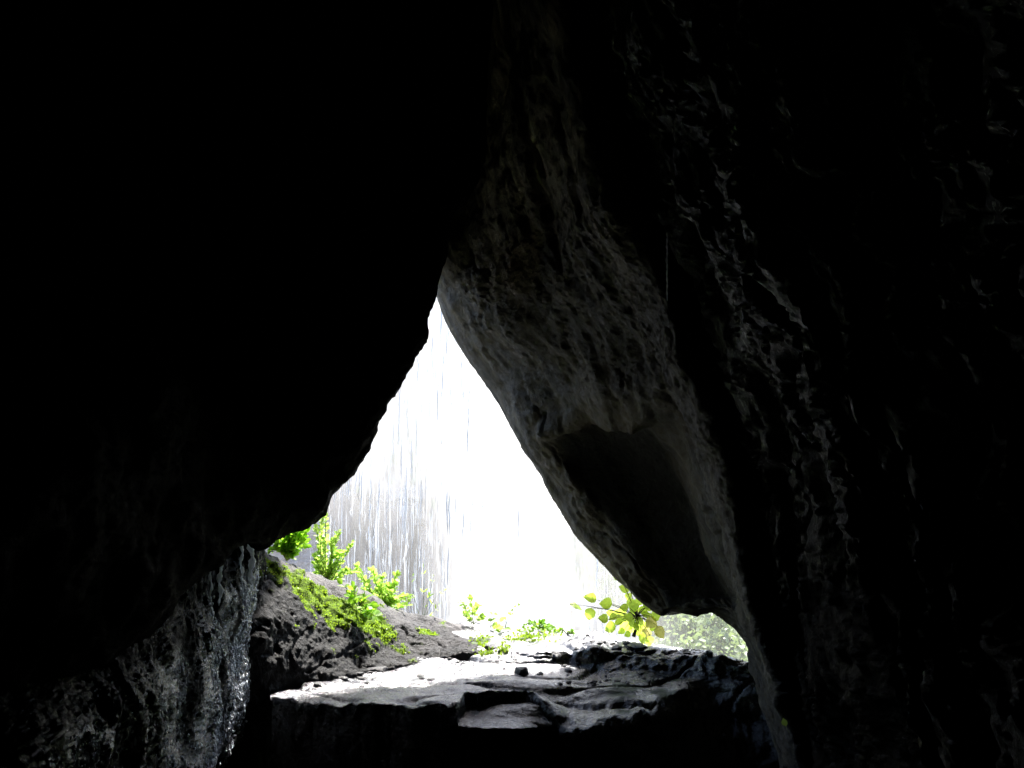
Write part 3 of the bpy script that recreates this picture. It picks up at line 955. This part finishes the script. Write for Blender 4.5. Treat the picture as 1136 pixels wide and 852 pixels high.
# water trickles hanging under the overhang
for px, py0, py1, Y, r, lb in [
        (279, 604, 652, 4.45, 0.016, "thickest shiny water trickle beside the mossy boulder"),
        (268, 612, 640, 4.32, 0.008, "short thin water trickle left of the thickest one"),
        (244, 632, 668, 4.12, 0.011, "shiny water trickle hanging in the middle under the overhang"),
        (234, 640, 668, 4.05, 0.006, "thin faint water trickle, leftmost under the overhang")]:
    n = 26
    pts = [at(px + 1.2 * math.sin(k * 0.5 + px), py0 - 12 + (py1 - py0 + 16) * k / (n - 1), Y) for k in range(n)]
    rad = [r * (0.75 + 0.3 * math.sin(k * 0.9 + px) + 0.15 * math.sin(k * 2.3)) * (1 if k < n - 5 else (n - k) / 6) for k in range(n)]
    o = mesh_np("water_trickle", *tube(pts, rad, 9), M_drip if False else M_water)
    tag(o, lb, "water trickle", "water trickles under the overhang")

# pale water beads added to stand in for glitter on the dripping rock
M_bead = plain_mat("glint_bead", (0.80, 0.84, 0.93), 0.08, 1.0, 0.12, 60)
def beads():
    r = np.random.default_rng(64)
    import bmesh
    bm = bmesh.new()
    bmesh.ops.create_icosphere(bm, subdivisions=1, radius=1)
    bv = np.array([v.co[:] for v in bm.verts])
    bf = np.array([[v.index for v in f.verts] for f in bm.faces])
    bm.free()
    clump = sstep(-0.15, 0.45, fbm(GW * np.array([9, 9, 3.5]) + 2, 4))
    wgt = (np.clip(bandW, 0, 1) ** 1.5 * clump * sstep(-0.35, 0.3, nW + 0.2)) * (np.gradient(au, axis=1) * np.gradient(av, axis=0))
    wgt = (wgt / wgt.sum()).ravel()
    k = r.choice(wgt.size, 5200, p=wgt)
    P_, N_ = GW.reshape(-1, 3)[k], NW.reshape(-1, 3)[k]
    parts = []
    for p, n_ in zip(P_, N_):
        a = 0.0022 + 0.0038 * r.random() ** 2
        st_ = np.array([1, 1, 1.0 + 2.2 * r.random() ** 2])
        parts.append((p + n_ * a * 0.3 + r.normal(size=3) * 0.003 + bv * a * st_, bf))
    stuff(mesh_np("glint_droplets", *merge(parts), M_bead), "bright water droplets added as glints on the dripping rock", "water")
beads()

# thin falling thread of water in front of the dark wall
n = 40
pts = [at(740 + 0.25 * math.sin(k * 0.7), 258 + 76 * k / (n - 1), 3.3) for k in range(n)]
rad = [0.0042 * (0.8 + 0.25 * math.sin(k * 1.7)) * min(1, 0.25 + k / 5) * min(1, (n - k) / 4) for k in range(n)]
tag(mesh_np("water_thread", *tube(pts, rad, 7), M_water), "thin vertical thread of water dripping in front of the dark wall", "water drip")

# ------------------------------------------------------------------ plants
YS = 5.42
sb = at(703, 706, YS)
root = empty("leafy_shrub", sb)
tag(root, "small shrub with broad lime leaves, some yellowing, under the hanging rock's tip", "shrub")
crop = lambda x, y: (620 + x / 5.33, 580 + y / 5.33)
LS = [(105, 488, 80, 0), (187, 443, 80, 0), (183, 540, 76, 0), (277, 475, 78, 0), (345, 312, 66, 0), (388, 383, 66, 0), (410, 440, 62, 0), (262, 566, 62, 0), (300, 620, 78, 0),
      (360, 540, 86, 0), (390, 605, 84, 0), (440, 495, 70, 0), (432, 540, 62, 0), (482, 580, 66, 0), (470, 460, 62, 0), (530, 545, 80, 0), (548, 592, 80, 1), (520, 645, 84, 1),
      (600, 648, 86, 1), (495, 685, 70, 0), (540, 702, 66, 0), (430, 590, 66, 0), (520, 490, 66, 0), (575, 545, 70, 0), (405, 660, 50, 0), (455, 520, 60, 0), (570, 480, 60, 0), (420, 470, 58, 0), (500, 520, 64, 0), (410, 560, 60, 0), (455, 610, 58, 0), (350, 585, 56, 0), (500, 610, 60, 0),
      (385, 500, 54, 0), (535, 505, 60, 0), (470, 645, 52, 0), (320, 560, 52, 0), (430, 635, 52, 0), (560, 620, 56, 0), (300, 530, 46, 0), (370, 640, 46, 0)]
r = np.random.default_rng(5)
st, lg, ly = [], [], []
hub = at(*crop(462, 560), YS - 0.02)
st.append(tube([sb, (sb + hub) / 2 + np.array([0.006, 0, 0]), hub], [0.011, 0.007, 0.005], 7))
for x, y, sz, yel in LS:
    Yl = YS + r.normal() * 0.07
    c = at(*crop(x, y), Yl)
    size = sz / 5.33 / F * Yl * 0.98
    out = c - hub
    d = np.array([out[0], 0, out[2]]) / (np.linalg.norm(out) + 1e-6) + np.array([r.normal() * 0.5, r.normal() * 0.3, -0.25 + r.normal() * 0.4])
    d /= np.linalg.norm(d)
    nrm = np.array([r.normal() * 0.3, -0.9, 0.35 + r.normal() * 0.3]) if (x, y) != (105, 488) else np.array([0.1, -0.5, 1.0])
    if (x, y) == (105, 488):
        d = np.array([1.0, 0.1, -0.2])
    b = c - d * size * 0.5
    (ly if yel else lg).append(fine_leaf(b, d, nrm, size, 0.95 + 0.3 * r.random(), int(x * 7 + y)))
    mid = (hub + b) / 2 + np.array([0, 0, 0.02])
    t = np.linspace(0, 1, 7)[:, None]
    st.append(tube((1 - t) ** 2 * hub + 2 * t * (1 - t) * mid + t * t * b, np.linspace(0.003, 0.0012, 7), 5))
into(mesh_np("stem", *merge(st), M_stem), root)
into(mesh_np("foliage", *merge(lg), M_leafS), root)
o = into(mesh_np("yellow_foliage", *merge(ly), M_leafY), root)
o['label'] = "yellowing leaves low on the right of the shrub"

A = at
plant("fern", "bright green leafy fern tucked between the black overhang and boulder crest", "fern", A(318, 622, 5.5),
      [A(298, 592, 5.35), A(310, 588, 5.4), A(322, 583, 5.42), A(334, 577, 5.45), A(340, 590, 5.45), A(326, 600, 5.4), A(340, 606, 5.45), A(306, 606, 5.35)],
      0.034, 7, M_leafB, seed=2)
plant("bush", "tall pale lime bush on the boulder crest beside the black overhang", "bush", A(362, 655, 5.85),
      [A(350, 585, 5.9), A(362, 572, 5.95), A(376, 590, 5.95), A(368, 600, 5.9), A(355, 612, 5.85), A(380, 612, 5.9), A(372, 625, 5.85), A(386, 632, 5.9), A(350, 630, 5.8)],
      0.024, 11, M_leafA, seed=3)
plant("bush", "low spreading lime bush behind the middle of the boulder crest", "bush", A(425, 680, 6.0),
      [A(400, 640, 6.0), A(412, 633, 6.05), A(425, 640, 6.0), A(438, 648, 6.0), A(450, 662, 6.0), A(440, 668, 5.95), A(418, 655, 5.95), A(404, 655, 6.0), A(428, 655, 5.95)],
      0.032, 8, M_leafA, seed=4)
plant("seedling", "broad-leaved green seedling rooted on the front of the mossy boulder", "plant", A(398, 676, 5.36),
      [A(380, 648, 5.4), A(392, 652, 5.36), A(402, 662, 5.3), A(412, 672, 5.3), A(418, 684, 5.28), A(405, 680, 5.28), A(388, 662, 5.36)],
      0.044, 2, M_leafB, seed=6)
plant("weed", "wispy weed with thin stems on the ledge's far edge left of centre", "plant", A(525, 694, 6.0),
      [A(512, 668, 6.05), A(522, 664, 6.0), A(530, 672, 6.0), A(536, 684, 6.0), A(516, 680, 6.0)], 0.030, 4, M_leafA, seed=7, stemr=0.0025)
plant("weed", "two-leaved sprig leaning right on the ledge's far edge", "plant", A(545, 703, 5.9),
      [A(554, 690, 5.9), A(548, 682, 5.95), A(560, 697, 5.9)], 0.040, 1, M_leafA, seed=9, stemr=0.0025)
plant("weed", "faint tiny sprig standing against the white water above the ledge", "plant", A(560, 697, 6.1),
      [A(567, 678, 6.1), A(574, 672, 6.1), A(580, 669, 6.1)], 0.020, 1, M_leafA, seed=10, stemr=0.0014)
plant("weed", "dense low weed patch on the far edge right of the sprigs", "plant", A(597, 697, 5.95),
      [A(582, 694, 5.95), A(590, 692, 5.95), A(600, 691, 5.95), A(603, 690, 5.95), A(612, 694, 5.95), A(616, 699, 5.9), A(608, 700, 5.9), A(592, 698, 5.9)],
      0.024, 4, M_leafB, seed=11)
plant("weed", "small flat weed on the rim left of the leafy shrub", "plant", A(628, 703, 5.9),
      [A(620, 700, 5.9), A(632, 701, 5.9), A(637, 703, 5.9)], 0.020, 3, M_leafB, seed=12)
plant("grass_tuft", "tuft of thin arching grass behind the low lime bush", "grass", A(468, 694, 5.95),
      [A(480, 640, 6.0), A(470, 630, 6.0), A(492, 655, 6.0), A(458, 640, 6.0), A(486, 672, 5.95), A(476, 660, 5.95)], 0.030, 1, M_leafA, seed=13, stemr=0.0018, width=0.4)
# the lone leaf by the foot of the dark wall
lb = A(872, 806, 3.4)
lr = empty("fallen_leaf", lb)
tag(lr, "single tiny lime leaf at the foot of the dark wall", "leaf")
into(mesh_np("leaf_blade", *merge([leaf(lb, (-0.3, 0.1, 0.9), (-0.5, -0.8, 0.3), 0.028, 1.1)]), M_leafA), lr)
into(mesh_np("leaf_stalk", *tube([lb, lb + np.array([0.004, 0, -0.012]), lb + np.array([0.012, 0.01, -0.022])], [0.001, 0.0009, 0.0008], 5), M_gstem), lr)

# moss leaflets on boulder and ledge
def moss_patch(name, label, pts, nrm, size, n, seed):
    r = np.random.default_rng(seed)
    lv = []
    k = r.integers(0, len(pts), n)
    for i in k:
        p = pts[i] + r.normal(size=3) * size * 0.6
        d = nrm[i] * 0.8 + r.normal(size=3) * 0.7
        lv.append(leaf(p - nrm[i] * size * 0.4, d, r.normal(size=3), size * (0.5 + r.random()), 1.1))
    return stuff(mesh_np(name, *merge(lv), M_moss), label, "moss")


mk = (mossB > 0.5) & (rB > 1.2) & (rB < 5)
moss_patch("moss", "bright green moss covering the flank of the sloping boulder", GB[mk], NB[mk], 0.008, 4500, 31)
mk = (mossG > 0.4) & (cG > 4.8)
moss_patch("moss", "small cushions of lime moss on the ledge below the weeds", GG[mk], NG[mk], 0.014, 1500, 32)

# ------------------------------------------------------------------ outside
# ground sheet, sloping away from the mouth and running to the horizon
def ground():
    xs = np.concatenate([np.linspace(-400, -14, 14), np.linspace(-12, 14, 80), np.linspace(16, 400, 14)])
    ys = np.concatenate([np.linspace(-400, -8, 14), np.linspace(-6, 26, 90), np.linspace(28, 600, 16)])
    g = np.stack(np.meshgrid(xs, ys, indexing='ij'), -1)
    z = -2.4 + 1.7 * sstep(9.0, 6.6, g[..., 1]) + fbm(np.concatenate([g * 0.8, 0 * g[..., :1]], -1), 5) * 0.2
    z = np.where((g[..., 1] < 6.3), -1.2, z)
    V = np.concatenate([g, z[..., None]], -1)
    structure(mesh_np("ground", V.reshape(-1, 3), grid_faces(*g.shape[:2]), M_ground))


ground()


def cliff():
    nx, nz = 220, 170
    X, Z = np.meshgrid(np.linspace(-9, 1.75, nx), np.linspace(-2.8, 4.9, nz), indexing='xy')
    Y0 = 13.2 + 0.04 * (X + 2) ** 2 + 0.12 * Z
    P = np.stack([X, Y0, Z], -1)
    # jointed blocks: quantised cells
    cx = np.floor(X * 1.1 + 0.5 * perlin(np.stack([X * 0.6, Z * 0.6, 0 * X], -1)))
    cz = np.floor(Z * 1.6 + 0.4 * perlin(np.stack([X * 0.6, Z * 0.6, 0 * X + 4], -1)) + 0.37 * cx)
    h = np.sin(cx * 127.1 + cz * 311.7) * 43758.5453
    h = h - np.floor(h)
    Y = Y0 - 0.55 * h - 0.25 * fbm(P * 1.3, 5)
    P[..., 1] = Y
    return tag(mesh_np("cliff", P.reshape(-1, 3), grid_faces(nz, nx), M_cliff, smooth=False), "jointed grey cliff standing behind the waterfall", "cliff")


cliff()


def block(name, label, c0, c1, depth, seed):
    """a jointed block of rock projecting from the cliff"""
    import bmesh
    c0, c1 = np.array(c0), np.array(c1)
    size = np.array([abs(c1[0] - c0[0]), depth, abs(c0[2] - c1[2])])
    bm = bmesh.new()
    bmesh.ops.create_cube(bm, size=1)
    bmesh.ops.bevel(bm, geom=bm.edges[:], offset=0.04, segments=1, affect='EDGES')
    bmesh.ops.subdivide_edges(bm, edges=bm.edges[:], cuts=6, use_grid_fill=True)
    V = np.array([v.co[:] for v in bm.verts]) * size
    V += 0.05 * np.stack([fbm(V * 2.2 + seed + 7 * k, 4) for k in range(3)], -1)
    for v, q in zip(bm.verts, V):
        v.co = q
    bmesh.ops.triangulate(bm, faces=bm.faces[:])
    me = bpy.data.meshes.new(name)
    bm.to_mesh(me)
    bm.free()
    o = link(name, me, M_block)
    o.location = Vector((c0 + c1) / 2 + np.array([0, depth / 2 - 0.2, 0]))
    o.rotation_euler.z = 0.12
    return tag(o, label, "rock block")


block("rock_block", "square grey rock block jutting from the cliff behind the falling water", A(458, 588, 12.0), A(503, 690, 12.0), 1.6, 3)
block("rock_block", "narrow upright rock block in the cliff beside the pale bush", A(352, 545, 12.4), A(386, 640, 12.4), 1.4, 5)
block("rock_block", "tall rock block behind the sparse left strands of water", A(408, 560, 12.3), A(448, 700, 12.3), 1.4, 8)

# hillside seen under the tip of the hanging rock
def hill():
    xs, ys = np.linspace(1.2, 40, 90), np.linspace(11, 60, 90)
    X, Yg = np.meshgrid(xs, ys, indexing='ij')
    Z = -2.6 + (Yg - 12) * 0.42 + np.clip(X - 3, 0, 99) * 0.05 + fbm(np.stack([X * 0.5, Yg * 0.5, 0 * X], -1), 4) * 0.5
    Z = np.minimum(Z, 9 + fbm(np.stack([X * .1, Yg * .1, 0 * X], -1), 3) * 3)
    G_ = np.stack([X, Yg, Z], -1)
    structure(mesh_np("hill", G_.reshape(-1, 3), grid_faces(90, 90), M_hill))
    r = np.random.default_rng(77)
    lv = []
    for _ in range(340):
        x = r.uniform(1.4, 9)
        y = r.uniform(12.5, 21)
        if x > 1.8 + 0.28 * (y - 10) + 1.6:
            continue
        z = -2.6 + (y - 12) * 0.42 + max(0, x - 3) * 0.05
        R = r.uniform(0.18, 0.5)
        for _ in range(70):
            v = r.normal(size=3)
            v /= np.linalg.norm(v)
            v[2] = abs(v[2])
            p = np.array([x, y, z]) + v * R * (0.6 + 0.45 * r.random())
            lv.append(leaf(p, r.normal(size=3) + np.array([0, 0, -0.3]), v + r.normal(size=3) * 0.6, 0.09 * (0.6 + 0.8 * r.random()), 1.0))
    stuff(mesh_np("undergrowth", *merge(lv), M_leafH), "pale green undergrowth covering the far hillside", "undergrowth")


hill()

# foliage hanging on the cliff behind the water
r = np.random.default_rng(21)
lv = []
for px, py, R, n in [(490, 395, 0.5, 260), (505, 440, 0.45, 220), (460, 480, 0.5, 260), (520, 480, 0.5, 220), (500, 520, 0.35, 120), (510, 600, 0.3, 120), (660, 605, 0.4, 200), (675, 640, 0.35, 160)]:
    c = A(px, py, 12.3)
    for _ in range(n):
        v = r.normal(size=3)
        p = c + v * R * np.array([0.5, 0.25, 0.55])
        lv.append(leaf(p, r.normal(size=3) + np.array([0, 0, -0.6]), np.array([0, -1, 0.5]) + r.normal(size=3) * 0.6, 0.10 * (0.5 + r.random()), 0.9))
stuff(mesh_np("cliff_foliage", *merge(lv), M_leafH), "hazy green foliage hanging on the cliff behind the water", "foliage")

# waterfall
wf = empty("waterfall", (-0.4, 9.8, -2.4))
tag(wf, "white veil of water falling across the mouth of the cave", "waterfall")


def density(px, z, dense):
    # px in survey coordinates at the veil, z height
    d = np.interp(px, [300, 360, 400, 440, 485, 510, 545, 600, 628, 634, 660, 720, 800], [-0.02, -0.03, 0.02, 0.0, 0.05, 0.6, 1.0, 1.0, 1.0, 0.12, 0.05, 0.02, -0.05])
    up = sstep(0.6, 1.5, z)
    d = d + up * 0.2 * (px < 520)
    foam = np.exp(-((px - 505) / 35) ** 2) * sstep(0.35, 0.0, z) * 0.6
    return d + foam + dense


for k, (Y, dn) in enumerate([(9.2, 0.02), (9.8, -0.75), (10.5, -0.75)]):
    nx, nz = 90, 60
    X, Z = np.meshgrid(np.linspace(-3.6, 2.4, nx), np.linspace(-2.4, 5.2, nz))
    Yg = Y + 0.12 * fbm(np.stack([X * 1.5, 0 * X, Z * 0.15 + k * 7], -1), 3) + 0.05 * Z
    pxs = X / (Yg) * F + 568
    dens = density(pxs, Z, dn)
    haze = np.interp(pxs, [340, 400, 460, 520, 640, 700, 760, 860], [0.08, 0.17, 0.15, 0.45, 0.3, 0.2, 0.06, 0.04]) + 0.2 * sstep(0.6, 2.0, Z)
    haze = haze * (1 if k == 0 else 0.35)
    o = mesh_np("water_sheet", np.stack([X, Yg, Z], -1).reshape(-1, 3), grid_faces(nz, nx), M_sheet, attrs={'veil': dens.ravel(), 'haze': haze.ravel()})
    into(o, wf)
r = np.random.default_rng(9)
parts = []
for _ in range(2200):
    px = r.choice([r.uniform(345, 520), r.uniform(440, 640), r.uniform(632, 720)], p=[0.6, 0.22, 0.18])
    Y = r.uniform(8.6, 11.0)
    x = (px - 568) / F * Y
    z1 = r.uniform(-1.4, 4.6)
    ln = r.uniform(0.06, 0.55)
    rad = 0.0025 + 0.005 * r.random() ** 2
    zz = np.linspace(z1, z1 - ln, 6)
    pts = np.stack([x + 0.004 * r.normal(size=6), np.full(6, Y), zz], -1)
    parts.append(tube(pts, rad * np.array([0.15, 0.7, 1, 0.9, 0.8, 0.15]), 4))
o = into(mesh_np("water_strands", *merge(parts), M_water), wf)
o['kind'] = 'stuff'

# ------------------------------------------------------------------ light
EL = math.radians(53)
sd = np.array([0.34, 0.94])
sd = sd / np.linalg.norm(sd)
sdir = np.array([sd[0] * math.cos(EL), sd[1] * math.cos(EL), math.sin(EL)])
sun = bpy.data.lights.new("sun", 'SUN')
sun.energy = 5.0
sun.angle = math.radians(2.5)
sun.color = (1.0, 0.965, 0.91)
so = bpy.data.objects.new("sun", sun)
COL.objects.link(so)
so.rotation_euler = Vector(-sdir).to_track_quat('-Z', 'Y').to_euler()
so.location = (4, -8, 14)
w = bpy.data.worlds.new("World")
S.world = w
w.use_nodes = True
nt = w.node_tree
sky = nt.nodes.new("ShaderNodeTexSky")
sky.sky_type = 'NISHITA'
sky.sun_disc = False
sky.sun_elevation = EL
sky.sun_rotation = math.atan2(sdir[0], sdir[1])
sky.air_density = 1.0
sky.dust_density = 1.5
bg = nt.nodes["Background"]
bg.inputs[1].default_value = 0.15
nt.links.new(sky.outputs[0], bg.inputs[0])

S.view_settings.view_transform = 'Standard'
S.view_settings.look = 'None'
S.view_settings.exposure = 0
S.render.engine = 'CYCLES'
c = S.cycles
c.film_exposure = 4.2
c.max_bounces = 8
c.diffuse_bounces = 5
c.glossy_bounces = 3
c.transparent_max_bounces = 24
c.caustics_reflective = False
c.use_denoising = True
